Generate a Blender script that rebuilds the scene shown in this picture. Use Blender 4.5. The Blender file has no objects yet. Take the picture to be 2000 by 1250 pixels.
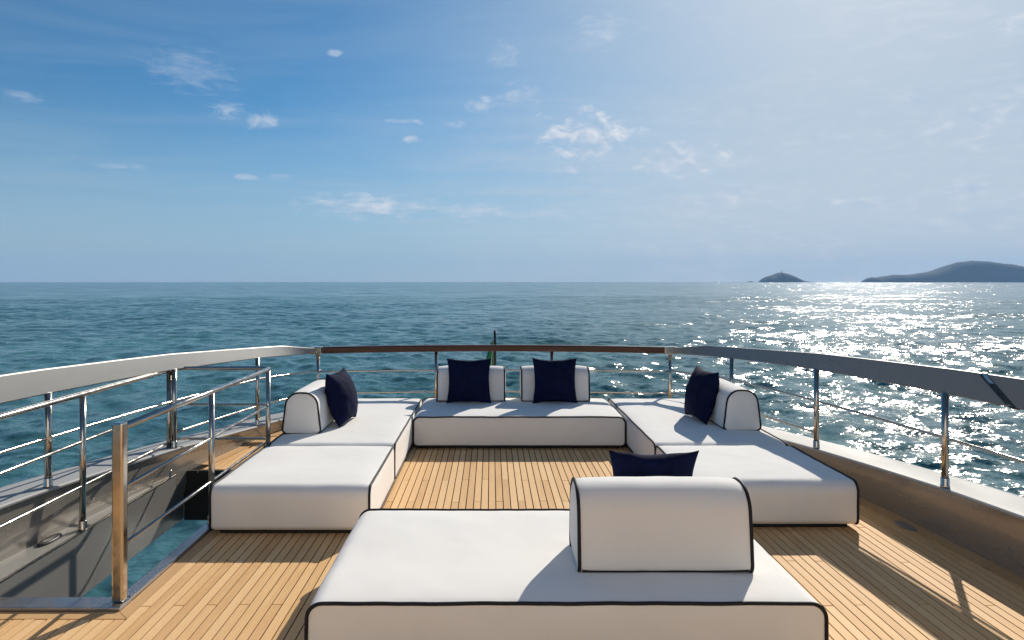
import bpy, bmesh, math, random
import numpy as np
from mathutils import Vector, Matrix, noise as mnoise

R = math.radians
random.seed(7)
rng = np.random.default_rng(11)
sc = bpy.context.scene
COL = sc.collection

# ------------------------------------------------------------------ camera
EYE = 1.85            # eye height above the deck (deck top = z 0)
SEA = -4.5            # sea level
cd = bpy.data.cameras.new("camera")
cam = bpy.data.objects.new("camera", cd)
COL.objects.link(cam)
cam.location = (0, 0, EYE)
cam.rotation_euler = (R(90), 0, 0)
cd.sensor_width = 36.0
cd.lens = 23.4
cd.shift_x = 0.0205
cd.shift_y = -0.0375
cd.clip_start = 0.05
cd.clip_end = 60000
sc.camera = cam

# ------------------------------------------------------------------ sun and sky
SUN_AZ, SUN_EL = R(29.5), R(32.0)          # azimuth measured from +Y towards +X
SDIR = Vector((math.sin(SUN_AZ) * math.cos(SUN_EL), math.cos(SUN_AZ) * math.cos(SUN_EL), math.sin(SUN_EL)))
sl = bpy.data.lights.new("sun", "SUN")
sl.energy = 4.3
sl.angle = R(0.53)
sl.color = (1.0, 0.93, 0.81)
sun = bpy.data.objects.new("sun", sl)
COL.objects.link(sun)
sun.rotation_euler = SDIR.to_track_quat('Z', 'Y').to_euler()
sun.location = SDIR * 50

sc.view_settings.view_transform = 'Standard'
sc.view_settings.look = 'None'
sc.view_settings.exposure = 0.25
sc.view_settings.gamma = 1.0
sc.view_settings.use_curve_mapping = False
sc.render.engine = 'CYCLES'
sc.cycles.use_denoising = True
sc.cycles.max_bounces = 6
sc.cycles.diffuse_bounces = 3
sc.cycles.glossy_bounces = 3
sc.cycles.sample_clamp_indirect = 4.0
sc.cycles.sample_clamp_direct = 0.0
sc.cycles.volume_bounces = 0
sc.cycles.adaptive_threshold = 0.02


class NT:
    """small helper round a node tree"""
    def __init__(self, tree):
        self.t = tree
        tree.nodes.clear()

    def n(self, kind, **kw):
        nd = self.t.nodes.new(kind)
        for k, v in kw.items():
            setattr(nd, k, v)
        return nd

    def link(self, a, b):
        self.t.links.new(a, b)

    def val(self, inp, v):
        if isinstance(v, bpy.types.NodeSocket):
            self.t.links.new(v, inp)
        else:
            inp.default_value = v

    def m(self, op, a, b=0.0, c=0.0, clamp=False):
        nd = self.n('ShaderNodeMath', operation=op, use_clamp=clamp)
        self.val(nd.inputs[0], a)
        self.val(nd.inputs[1], b)
        self.val(nd.inputs[2], c)
        return nd.outputs[0]

    def sstep(self, x, lo, hi, a=0.0, b=1.0):
        nd = self.n('ShaderNodeMapRange', interpolation_type='SMOOTHSTEP')
        self.val(nd.inputs[0], x)
        self.val(nd.inputs[1], lo)
        self.val(nd.inputs[2], hi)
        self.val(nd.inputs[3], a)
        self.val(nd.inputs[4], b)
        return nd.outputs[0]

    def noise(self, vec, scale, detail=4.0, rough=0.55, dist=0.0):
        nd = self.n('ShaderNodeTexNoise')
        if vec is not None:
            self.link(vec, nd.inputs['Vector'])
        nd.inputs['Scale'].default_value = scale
        nd.inputs['Detail'].default_value = detail
        nd.inputs['Roughness'].default_value = rough
        nd.inputs['Distortion'].default_value = dist
        return nd.outputs['Fac']

    def mix(self, f, a, b):
        nd = self.n('ShaderNodeMix', data_type='RGBA')
        self.val(nd.inputs[0], f)
        self.val(nd.inputs[6], a)
        self.val(nd.inputs[7], b)
        return nd.outputs[2]

    def scale(self, vec, s):
        nd = self.n('ShaderNodeMapping')
        self.link(vec, nd.inputs['Vector'])
        nd.inputs['Scale'].default_value = s
        return nd.outputs[0]

    def bump(self, h, strength, dist, normal=None):
        nd = self.n('ShaderNodeBump')
        nd.inputs['Strength'].default_value = strength
        nd.inputs['Distance'].default_value = dist
        self.link(h, nd.inputs['Height'])
        if normal is not None:
            self.link(normal, nd.inputs['Normal'])
        return nd.outputs[0]


def sky_angles(px, py):
    """direction of a cloud seen from the deck, as azimuth and elevation"""
    d = Vector(((px - 959) / 1300.0, 1.0, (550 - py) / 1300.0)).normalized()
    return math.atan2(d.x, d.y), math.asin(d.z)


world = bpy.data.worlds.new("World")
sc.world = world
world.use_nodes = True
W = NT(world.node_tree)
sky = W.n('ShaderNodeTexSky', sky_type='NISHITA')
sky.sun_disc = False
sky.sun_elevation = SUN_EL
sky.sun_rotation = SUN_AZ
sky.altitude = 0.0
sky.air_density = 1.0
sky.dust_density = 0.25
sky.ozone_density = 3.0
SKY_STRENGTH = 0.094
tc = W.n('ShaderNodeTexCoord')
sep = W.n('ShaderNodeSeparateXYZ')
W.link(tc.outputs['Generated'], sep.inputs[0])
az = W.m('ARCTAN2', sep.outputs[0], sep.outputs[1])
el = W.m('ARCSINE', sep.outputs[2])
ang = W.n('ShaderNodeCombineXYZ')
W.link(az, ang.inputs[0])
W.link(el, ang.inputs[1])
angv = ang.outputs[0]
puff = W.noise(W.scale(angv, (1.0, 1.7, 1.0)), 34.0, 8.0, 0.58, 0.30)
rot = W.n('ShaderNodeMapping')
W.link(angv, rot.inputs[0])
rot.inputs['Rotation'].default_value = (0, 0, R(7))
rot.inputs['Scale'].default_value = (1.0, 3.6, 1.0)
wisp = W.noise(rot.outputs[0], 26.0, 8.0, 0.66, 0.7)
# cumulus puffs and wisps drifting over the sea: az, el, half sizes, kind
CLOUDS = [
    (1150, 266, 92, 46, 'p', 1.0), (1335, 316, 82, 36, 'p', 0.85), (512, 234, 32, 20, 'p', 0.6), (450, 217, 44, 15, 'w', 0.6),
    (653, 103, 14, 8, 'p', 0.45), (940, 209, 30, 18, 'p', 0.55), (1018, 186, 34, 30, 'p', 0.42), (790, 237, 32, 6, 'p', 0.4),
    (808, 272, 20, 8, 'p', 0.55), (480, 345, 24, 6, 'p', 0.4), (552, 345, 30, 7, 'w', 0.4), (735, 402, 150, 24, 'w', 0.95),
    (925, 412, 80, 17, 'w', 0.75), (1060, 418, 90, 12, 'w', 0.55), (235, 325, 60, 9, 'w', 0.35), (370, 140, 85, 42, 'w', 0.3), (45, 188, 40, 12, 'w', 0.35),
    (1108, 332, 34, 9, 'p', 0.5), (1990, 45, 50, 20, 'p', 0.7), (1980, 175, 30, 16, 'p', 0.8), (1780, 195, 50, 22, 'w', 0.8),
    (1930, 230, 130, 38, 'w', 0.75), (1880, 372, 80, 20, 'w', 0.85), (1985, 378, 40, 16, 'p', 0.6), (1700, 395, 190, 16, 'w', 0.65),
    (1420, 390, 120, 26, 'w', 0.55), (1870, 425, 150, 40, 'w', 0.4), (880, 243, 22, 8, 'p', 0.4), (985, 110, 34, 26, 'p', 0.3),
    (1180, 60, 60, 40, 'w', 0.45),
]
kp = W.m('MULTIPLY_ADD', puff, 3.3, -1.70 + 1.22)
kw = W.m('MULTIPLY_ADD', wisp, 3.6, -1.84 + 1.30)
cloud = None
for (px, py, hw, hh, kind, s) in CLOUDS:
    a0, e0 = sky_angles(px, py)
    a1, _ = sky_angles(px + hw * 1.3, py)
    _, e1 = sky_angles(px, py - hh * 1.3)
    mp = W.n('ShaderNodeMapping')
    W.link(angv, mp.inputs[0])
    mp.inputs['Location'].default_value = (-a0 / (a1 - a0), -e0 / (e1 - e0), 0)
    mp.inputs['Scale'].default_value = (1 / (a1 - a0), 1 / (e1 - e0), 0)
    ln = W.n('ShaderNodeVectorMath', operation='LENGTH')
    W.link(mp.outputs[0], ln.inputs[0])
    dens = W.m('MULTIPLY_ADD', ln.outputs['Value'], -1.3, kp if kind == 'p' else kw)
    mask = W.sstep(dens, 0.0, 1.1 if kind == 'p' else 1.5, 0.0, s)
    cloud = mask if cloud is None else W.m('MAXIMUM', cloud, mask)
# the same thin scattered cloud over the rest of the sky
plane = W.n('ShaderNodeVectorMath', operation='DIVIDE')
W.link(tc.outputs['Generated'], plane.inputs[0])
zz = W.n('ShaderNodeCombineXYZ')
zc = W.m('MAXIMUM', sep.outputs[2], 0.06)
for i in range(3):
    W.link(zc, zz.inputs[i])
W.link(zz.outputs[0], plane.inputs[1])
veil_n = W.noise(W.scale(plane.outputs[0], (0.55, 1.0, 1.0)), 0.9, 7.0, 0.58, 0.8)
# haze veil: thin high cloud, scattering forward round the sun
dotn = W.n('ShaderNodeVectorMath', operation='DOT_PRODUCT')
W.link(tc.outputs['Generated'], dotn.inputs[0])
dotn.inputs[1].default_value = SDIR
cosn = W.m('MAXIMUM', dotn.outputs['Value'], 0.0)
aur = W.m('POWER', cosn, 9.0)
# a thin sheet of high cloud on the sunward side
sa, se = sky_angles(1790, 250)
mp = W.n('ShaderNodeMapping')
W.link(angv, mp.inputs[0])
mp.inputs['Location'].default_value = (-sa / 0.80, -se / 0.80, 0)
mp.inputs['Scale'].default_value = (1 / 0.80, 1 / 0.80, 0)
ln = W.n('ShaderNodeVectorMath', operation='LENGTH')
W.link(mp.outputs[0], ln.inputs[0])
sheet = W.sstep(W.m('ADD', W.m('SUBTRACT', 1.0, ln.outputs['Value']), W.m('MULTIPLY', W.m('SUBTRACT', veil_n, 0.5), 0.55)), -0.25, 0.85, 0.0, 0.90)
veil = W.m('MULTIPLY', W.sstep(veil_n, 0.40, 0.72, 0.0, 0.42), W.m('ADD', 0.45, W.m('MULTIPLY', aur, 0.8)), clamp=True)
veil = W.m('MAXIMUM', W.m('ADD', veil, W.m('MULTIPLY', aur, 0.35), clamp=True), sheet)
lowhaze = W.sstep(el, -0.05, 0.29, 0.88, 0.0)
veil = W.m('SUBTRACT', 1.0, W.m('MULTIPLY', W.m('SUBTRACT', 1.0, veil), W.m('SUBTRACT', 1.0, lowhaze)))
aur2 = W.m('MAXIMUM', W.m('POWER', cosn, 16.0), W.m('MULTIPLY', sheet, 0.42))
aur2 = W.m('ADD', aur2, W.m('MULTIPLY', W.m('MULTIPLY', lowhaze, W.m('POWER', cosn, 6.0)), 0.30), clamp=True)
streak = W.m('MULTIPLY', W.sstep(wisp, 0.42, 0.72, 0.0, 0.36), W.sstep(veil_n, 0.35, 0.7, 0.1, 1.0))
aur2 = W.m('ADD', aur2, W.m('MULTIPLY', streak, sheet), clamp=True)
veilcol = W.mix(aur2, (3.7, 4.75, 5.8, 1), (6.5, 6.8, 7.25, 1))
tint = W.n('ShaderNodeMix', data_type='RGBA', blend_type='MULTIPLY')
tint.inputs[0].default_value = 1.0
W.link(sky.outputs[0], tint.inputs[6])
tint.inputs[7].default_value = (0.29, 0.62, 0.78, 1)      # deep, clear summer blue
skyc = W.mix(veil, tint.outputs[2], veilcol)
core = W.sstep(puff, 0.35, 0.75, 0.0, 1.0)
cloudcol = W.mix(core, (4.2, 5.2, 6.6, 1), (7.2, 7.4, 7.8, 1))
skyc = W.mix(W.m('MULTIPLY', cloud, 0.9), skyc, cloudcol)
bg = W.n('ShaderNodeBackground')
W.link(skyc, bg.inputs[0])
bg.inputs[1].default_value = SKY_STRENGTH
wo = W.n('ShaderNodeOutputWorld')
W.link(bg.outputs[0], wo.inputs[0])

# ------------------------------------------------------------------ materials
MATS = {}


def new_mat(name):
    m = bpy.data.materials.new(name)
    m.use_nodes = True
    t = NT(m.node_tree)
    out = t.n('ShaderNodeOutputMaterial')
    p = t.n('ShaderNodeBsdfPrincipled')
    t.link(p.outputs[0], out.inputs[0])
    MATS[name] = m
    return m, t, p


def pset(p, color=None, rough=None, metal=None, ior=None, coat=None, sheen=None, coat_rough=None, spec=None):
    if color is not None:
        p.inputs['Base Color'].default_value = (*color, 1)
    if rough is not None:
        p.inputs['Roughness'].default_value = rough
    if metal is not None:
        p.inputs['Metallic'].default_value = metal
    if ior is not None:
        p.inputs['IOR'].default_value = ior
    if coat is not None:
        p.inputs['Coat Weight'].default_value = coat
    if coat_rough is not None:
        p.inputs['Coat Roughness'].default_value = coat_rough
    if sheen is not None:
        p.inputs['Sheen Weight'].default_value = sheen
    if spec is not None:
        p.inputs['Specular IOR Level'].default_value = spec


def worldpos(t):
    return t.n('ShaderNodeNewGeometry').outputs['Position']


# teak planks, each with its own tone
def teak_material(name, c_dark, c_mid, c_light):
    m, t, p = new_mat(name)
    geo = t.n('ShaderNodeNewGeometry')
    oi = t.n('ShaderNodeObjectInfo')
    rnd = t.m('FRACT', t.m('ADD', t.m('MULTIPLY', geo.outputs['Random Per Island'], 3.7), t.m('MULTIPLY', oi.outputs['Random'], 5.3)))
    off = t.n('ShaderNodeVectorMath', operation='ADD')
    t.link(geo.outputs['Position'], off.inputs[0])
    cmb = t.n('ShaderNodeCombineXYZ')
    t.link(t.m('MULTIPLY', rnd, 37.0), cmb.inputs[1])
    t.link(cmb.outputs[0], off.inputs[1])
    grain = t.noise(t.scale(off.outputs[0], (120.0, 3.0, 120.0)), 1.0, 5.0, 0.6, 0.6)
    figure = t.noise(t.scale(off.outputs[0], (22.0, 1.3, 22.0)), 1.0, 4.0, 0.55, 1.2)
    speck = t.noise(geo.outputs['Position'], 260.0, 2.0, 0.6)
    ramp = t.n('ShaderNodeValToRGB')
    ramp.color_ramp.elements[0].color = (*c_dark, 1)
    ramp.color_ramp.elements[1].color = (*c_light, 1)
    ramp.color_ramp.elements[0].position = 0.02
    ramp.color_ramp.elements[1].position = 0.98
    e = ramp.color_ramp.elements.new(0.45)
    e.color = (*c_mid, 1)
    tone = t.m('ADD', t.m('MULTIPLY', rnd, 0.48), t.m('ADD', t.m('MULTIPLY', figure, 0.45), t.m('MULTIPLY', t.m('SUBTRACT', grain, 0.5), 0.7)))
    tone = t.m('ADD', tone, t.m('MULTIPLY', t.m('SUBTRACT', speck, 0.5), 0.25))
    t.link(t.m('MULTIPLY', tone, 0.9), ramp.inputs[0])
    patch = t.noise(geo.outputs['Position'], 1.1, 3.0, 0.6)
    wear = t.mix(t.sstep(patch, 0.35, 0.75, 0.0, 0.28), ramp.outputs[0], (c_mid[0] * 0.92, c_mid[1] * 0.97, c_mid[2] * 1.12, 1))
    t.link(wear, p.inputs['Base Color'])
    pset(p, rough=0.68, spec=0.2)
    t.link(t.bump(grain, 0.35, 0.0015), p.inputs['Normal'])
    return m


teak_material('teak', (0.55, 0.305, 0.13), (0.75, 0.465, 0.22), (0.84, 0.575, 0.315))
teak_material('teak_border', (0.44, 0.25, 0.11), (0.55, 0.33, 0.155), (0.62, 0.40, 0.20))

m, t, p = new_mat('caulk')
pset(p, (0.008, 0.007, 0.006), 0.8, spec=0.1)

# white outdoor fabric
m, t, p = new_mat('white_fabric')
pos = worldpos(t)
weave = t.noise(pos, 900.0, 1.0, 0.5)
soft = t.noise(pos, 5.0, 3.0, 0.5, 0.4)
soil = t.noise(pos, 2.2, 4.0, 0.6)
t.link(t.mix(t.sstep(soil, 0.35, 0.75), (0.815, 0.785, 0.745, 1), (0.785, 0.752, 0.710, 1)), p.inputs['Base Color'])
pset(p, rough=0.92, sheen=0.15, spec=0.2)
nb = t.bump(soft, 0.05, 0.03)
t.link(t.bump(weave, 0.25, 0.0012, nb), p.inputs['Normal'])

m, t, p = new_mat('piping')
pset(p, (0.010, 0.010, 0.016), 0.6, spec=0.3)

m, t, p = new_mat('navy_fabric')
pos = worldpos(t)
weave = t.noise(t.scale(pos, (1, 1, 1)), 700.0, 1.0, 0.5)
crease = t.noise(pos, 9.0, 3.0, 0.6, 0.8)
t.link(t.mix(t.sstep(crease, 0.3, 0.7), (0.0045, 0.0065, 0.026, 1), (0.007, 0.010, 0.042, 1)), p.inputs['Base Color'])
pset(p, rough=0.85, spec=0.08)
nb = t.bump(crease, 0.4, 0.025)
t.link(t.bump(weave, 0.3, 0.001, nb), p.inputs['Normal'])

m, t, p = new_mat('dark_base')
pset(p, (0.012, 0.012, 0.012), 0.8)

# polished steel with faint streaks
m, t, p = new_mat('steel')
pos = worldpos(t)
sm = t.noise(pos, 14.0, 4.0, 0.6)
pset(p, (0.50, 0.445, 0.385), 0.1, 1.0)
t.link(t.sstep(sm, 0.3, 0.75, 0.10, 0.26), p.inputs['Roughness'])

# silver grey yacht paint
def paint(name, col, metal, rough, coat):
    m, t, p = new_mat(name)
    pos = worldpos(t)
    d = t.noise(t.scale(pos, (1, 0.35, 2.0)), 2.0, 4.0, 0.5)
    salt = t.noise(pos, 30.0, 3.0, 0.6)
    c2 = tuple(min(1, c * 1.07) for c in col)
    t.link(t.mix(t.sstep(d, 0.3, 0.75), (*col, 1), (*c2, 1)), p.inputs['Base Color'])
    pset(p, metal=metal, coat=coat, coat_rough=0.08)
    t.link(t.m('ADD', t.sstep(d, 0.3, 0.8, rough * 0.9, rough * 1.12), t.m('MULTIPLY', salt, 0.03)), p.inputs['Roughness'])
    return m


paint('rail_paint', (0.205, 0.203, 0.195), 0.15, 0.42, 0.0)
paint('wall_paint', (0.27, 0.245, 0.215), 0.35, 0.26, 0.6)
paint('cap_paint', (0.34, 0.34, 0.34), 0.0, 0.6, 0.0)
MATS['cap_paint'].node_tree.nodes['Principled BSDF'].inputs['Specular IOR Level'].default_value = 0.25
paint('ledge_paint', (0.26, 0.25, 0.23), 0.0, 0.35, 0.2)
paint('coaming_metal', (0.40, 0.41, 0.43), 0.9, 0.25, 0.0)
paint('hull_white', (0.70, 0.71, 0.72), 0.0, 0.25, 0.5)
paint('panel_dark', (0.17, 0.16, 0.15), 0.1, 0.35, 0.1)

m, t, p = new_mat('rail_wood')
pos = worldpos(t)
g = t.noise(t.scale(pos, (2.0, 30.0, 60.0)), 1.0, 5.0, 0.6, 0.5)
t.link(t.mix(t.sstep(g, 0.25, 0.8), (0.045, 0.014, 0.007, 1), (0.10, 0.036, 0.018, 1)), p.inputs['Base Color'])
pset(p, rough=0.45, coat=0.15, coat_rough=0.15, spec=0.25)

paint('cream_paint', (0.85, 0.77, 0.67), 0.0, 0.4, 0.1)
m, t, p = new_mat('dark_glass')
pset(p, (0.02, 0.02, 0.02), 0.05)
m, t, p = new_mat('black_rubber')
pset(p, (0.012, 0.012, 0.013), 0.4)
m, t, p = new_mat('white_plastic')
pset(p, (0.7, 0.7, 0.68), 0.35)
for nm, c in (('flag_green', (0.005, 0.22, 0.075)), ('flag_white', (0.75, 0.75, 0.72)), ('flag_red', (0.5, 0.02, 0.03))):
    m, t, p = new_mat(nm)
    pset(p, c, 0.8, sheen=0.1)

# island scrub
m, t, p = new_mat('island_scrub')
pos = worldpos(t)
g = t.noise(pos, 0.02, 6.0, 0.65)
t.link(t.mix(t.sstep(g, 0.35, 0.65), (0.010, 0.020, 0.016, 1), (0.020, 0.028, 0.024, 1)), p.inputs['Base Color'])
pset(p, rough=0.9, spec=0.1)
m, t, p = new_mat('pale_stone')
pset(p, (0.4, 0.38, 0.34), 0.8)

# sea water
m, t, p = new_mat('sea_water')
pos = worldpos(t)
col = t.noise(pos, 0.05, 3.0, 0.5)
t.link(t.mix(t.sstep(col, 0.3, 0.7), (0.048, 0.132, 0.144, 1), (0.058, 0.165, 0.172, 1)), p.inputs['Base Color'])
pset(p, rough=0.15, ior=1.333, spec=0.25)


def slopes(scale, aniso, detail, amp, rough=0.6):
    nd = t.n('ShaderNodeTexNoise')
    t.link(t.scale(pos, aniso), nd.inputs['Vector'])
    nd.inputs['Scale'].default_value = scale
    nd.inputs['Detail'].default_value = detail
    nd.inputs['Roughness'].default_value = rough
    sub = t.n('ShaderNodeVectorMath', operation='SUBTRACT')
    t.link(nd.outputs['Color'], sub.inputs[0])
    sub.inputs[1].default_value = (0.5, 0.5, 0.5)
    mul = t.n('ShaderNodeVectorMath', operation='MULTIPLY')
    t.link(sub.outputs[0], mul.inputs[0])
    mul.inputs[1].default_value = (amp, amp, 0.0)
    return mul.outputs[0]


def vadd(a, b):
    nd = t.n('ShaderNodeVectorMath', operation='ADD')
    t.link(a, nd.inputs[0])
    t.link(b, nd.inputs[1])
    return nd.outputs[0]


geo = t.n('ShaderNodeNewGeometry')
ripple = slopes(6.5, (0.8, 1.15, 1.0), 3.0, 0.95)       # wind ripples
chop = slopes(0.9, (0.8, 1.2, 1.0), 5.0, 1.05)       # short chop
swell = slopes(0.05, (0.9, 1.1, 1.0), 5.0, 0.75)        # longer lumps
gust = t.sstep(t.noise(t.scale(pos, (0.6, 1.5, 1.0)), 0.012, 4.0, 0.6), 0.3, 0.7, 0.75, 1.2)
gv = t.n('ShaderNodeVectorMath', operation='SCALE')
t.link(vadd(vadd(ripple, chop), swell), gv.inputs[0])
t.link(gust, gv.inputs['Scale'])
nv = t.n('ShaderNodeVectorMath', operation='NORMALIZE')
t.link(vadd(geo.outputs['Normal'], gv.outputs[0]), nv.inputs[0])
t.link(nv.outputs[0], p.inputs['Normal'])


# ------------------------------------------------------------------ mesh helpers
def mesh_from(name, verts, faces, smooth=False):
    me = bpy.data.meshes.new(name)
    me.from_pydata([tuple(map(float, v)) for v in verts], [], faces)
    me.update()
    if smooth:
        me.polygons.foreach_set('use_smooth', [True] * len(me.polygons))
    return me


def put(name, me, mat, parent=None, loc=None, rot=None):
    o = bpy.data.objects.new(name, me)
    COL.objects.link(o)
    if mat:
        me.materials.clear()
        me.materials.append(MATS[mat])
    if parent is not None:
        o.parent = parent
    if loc is not None:
        o.location = loc
    if rot is not None:
        o.rotation_euler = rot
    return o


def thing(name, label, cat, loc=(0, 0, 0), rotz=0.0, group=None):
    o = bpy.data.objects.new(name, None)
    COL.objects.link(o)
    o.empty_display_size = 0.1
    o.location = loc
    o.rotation_euler = (0, 0, rotz)
    tag(o, label, cat, group)
    return o


def tag(o, label=None, cat=None, group=None, kind=None):
    if label:
        o['label'] = label
    if cat:
        o['category'] = cat
    if group:
        o['group'] = group
    if kind:
        o['kind'] = kind
    return o


def box_mesh(name, x0, x1, y0, y1, z0, z1, bevel=0.0):
    bm = bmesh.new()
    bmesh.ops.create_cube(bm, size=1.0)
    bmesh.ops.scale(bm, vec=(x1 - x0, y1 - y0, z1 - z0), verts=bm.verts)
    bmesh.ops.translate(bm, vec=((x0 + x1) / 2, (y0 + y1) / 2, (z0 + z1) / 2), verts=bm.verts)
    if bevel > 0:
        bmesh.ops.bevel(bm, geom=list(bm.edges), offset=bevel, segments=2, affect='EDGES', profile=0.6)
    me = bpy.data.meshes.new(name)
    bm.to_mesh(me)
    bm.free()
    return me


def lathe(name, prof, seg=20):
    """prof: list of (r, z) from bottom to top"""
    verts, faces = [], []
    for (r, z) in prof:
        for k in range(seg):
            a = 2 * math.pi * k / seg
            verts.append((r * math.cos(a), r * math.sin(a), z))
    n = len(prof)
    for i in range(n - 1):
        for k in range(seg):
            a, b = i * seg + k, i * seg + (k + 1) % seg
            faces.append((a, b, b + seg, a + seg))
    faces.append(tuple(range(seg - 1, -1, -1)))
    faces.append(tuple((n - 1) * seg + k for k in range(seg)))
    me = mesh_from(name, verts, faces)
    me.polygons.foreach_set('use_smooth', [len(p.vertices) == 4 for p in me.polygons])
    return me


def tube(name, pts, r, seg=10, closed=False):
    pts = [Vector(q) for q in pts]
    n = len(pts)
    verts, faces = [], []
    prev = None
    for i, q in enumerate(pts):
        if closed:
            d = pts[(i + 1) % n] - pts[i - 1]
        else:
            d = pts[min(i + 1, n - 1)] - pts[max(i - 1, 0)]
        d.normalize()
        if prev is None:
            up = Vector((0, 0, 1)) if abs(d.z) < 0.9 else Vector((1, 0, 0))
            u = d.cross(up).normalized()
        else:
            u = (prev - d * prev.dot(d)).normalized()
        prev = u
        v = d.cross(u)
        for k in range(seg):
            a = 2 * math.pi * k / seg
            verts.append(q + (u * math.cos(a) + v * math.sin(a)) * r)
    rng_ = n if closed else n - 1
    for i in range(rng_):
        for k in range(seg):
            a, b = i * seg + k, i * seg + (k + 1) % seg
            j = (i + 1) % n
            c, d_ = j * seg + (k + 1) % seg, j * seg + k
            faces.append((a, b, c, d_))
    if not closed:
        faces.append(tuple(range(seg - 1, -1, -1)))
        faces.append(tuple((n - 1) * seg + k for k in range(seg)))
    me = mesh_from(name, verts, faces)
    me.polygons.foreach_set('use_smooth', [len(p.vertices) == 4 for p in me.polygons])
    return me


def sweep(name, rings, smooth=False, caps=True, closed_section=True):
    """rings: list of equal-length lists of points"""
    k = len(rings[0])
    verts = [q for r in rings for q in r]
    faces = []
    for i in range(len(rings) - 1):
        for j in range(k if closed_section else k - 1):
            a, b = i * k + j, i * k + (j + 1) % k
            faces.append((a, b, b + k, a + k))
    if caps and closed_section:
        faces.append(tuple(range(k - 1, -1, -1)))
        faces.append(tuple((len(rings) - 1) * k + j for j in range(k)))
    me = mesh_from(name, verts, faces, False)
    bm = bmesh.new()
    bm.from_mesh(me)
    bmesh.ops.recalc_face_normals(bm, faces=bm.faces)
    bm.to_mesh(me)
    bm.free()
    if smooth:
        me.polygons.foreach_set('use_smooth', [len(p.vertices) == 4 for p in me.polygons])
    return me


def interp(tab, x):
    xs, ys = zip(*tab)
    return float(np.interp(x, xs, ys))


def catmull(pts, n=10):
    out = []
    P = [Vector(q) for q in pts]
    P = [P[0] * 2 - P[1]] + P + [P[-1] * 2 - P[-2]]
    for i in range(1, len(P) - 2):
        for k in range(n):
            s = k / n
            a, b, c, d = P[i - 1], P[i], P[i + 1], P[i + 2]
            out.append(0.5 * ((2 * b) + (c - a) * s + (2 * a - 5 * b + 4 * c - d) * s * s + (3 * b - a - 3 * c + d) * s ** 3))
    out.append(P[-2])
    return out


# ------------------------------------------------------------------ plan of the aft deck
XC = 0.04     # centre line of the yacht
PLAN = catmull([(3.47, -3.0), (3.44, 0.0), (3.36, 2.5), (3.20, 4.75), (3.02, 6.26), (2.76, 7.75), (2.57, 8.40), (2.34, 8.86),
                (2.0, 9.08), (1.4, 9.16), (0.0, 9.18)], 10)
CAPZ = [(-3, .50), (3, .45), (4.7, .385), (6.26, .285), (7.75, .175), (9, .12), (10, .12)]
RAILZ = [(-3, 1.08), (3, 1.065), (4.7, 1.05), (6.26, 1.02), (7.75, .955), (8.45, .915), (9.2, .895)]
MIDZ = [(-3, .76), (4.7, .735), (6.26, .728), (7.75, .715), (8.6, .67), (9.2, .66)]
LOWZ = [(6.2, .43), (7.75, .40), (9.2, .36)]


def normals2(curve):
    out = []
    for i in range(len(curve)):
        d = curve[min(i + 1, len(curve) - 1)] - curve[max(i - 1, 0)]
        d.normalize()
        out.append(Vector((d.y, -d.x)))     # outward on the right side when running aft
    return out


PN = normals2(PLAN)


def side_curve(off, side):
    """offset of the plan curve (positive = outward); side +1 right, -1 left"""
    return [(XC + side * (q.x + nrm.x * off), q.y + nrm.y * off) for q, nrm in zip(PLAN, PN)]


def plan_half(y, off=0.0):
    """half width of the deck at y"""
    best = [(q.y + n_.y * off, q.x + n_.x * off) for q, n_ in zip(PLAN, PN)]
    best.sort()
    return interp(best, y)


def plan_ymax(xh, off=0.0):
    tab = sorted((q.x + n_.x * off, q.y + n_.y * off) for q, n_ in zip(PLAN, PN))
    return interp(tab, xh)


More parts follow.
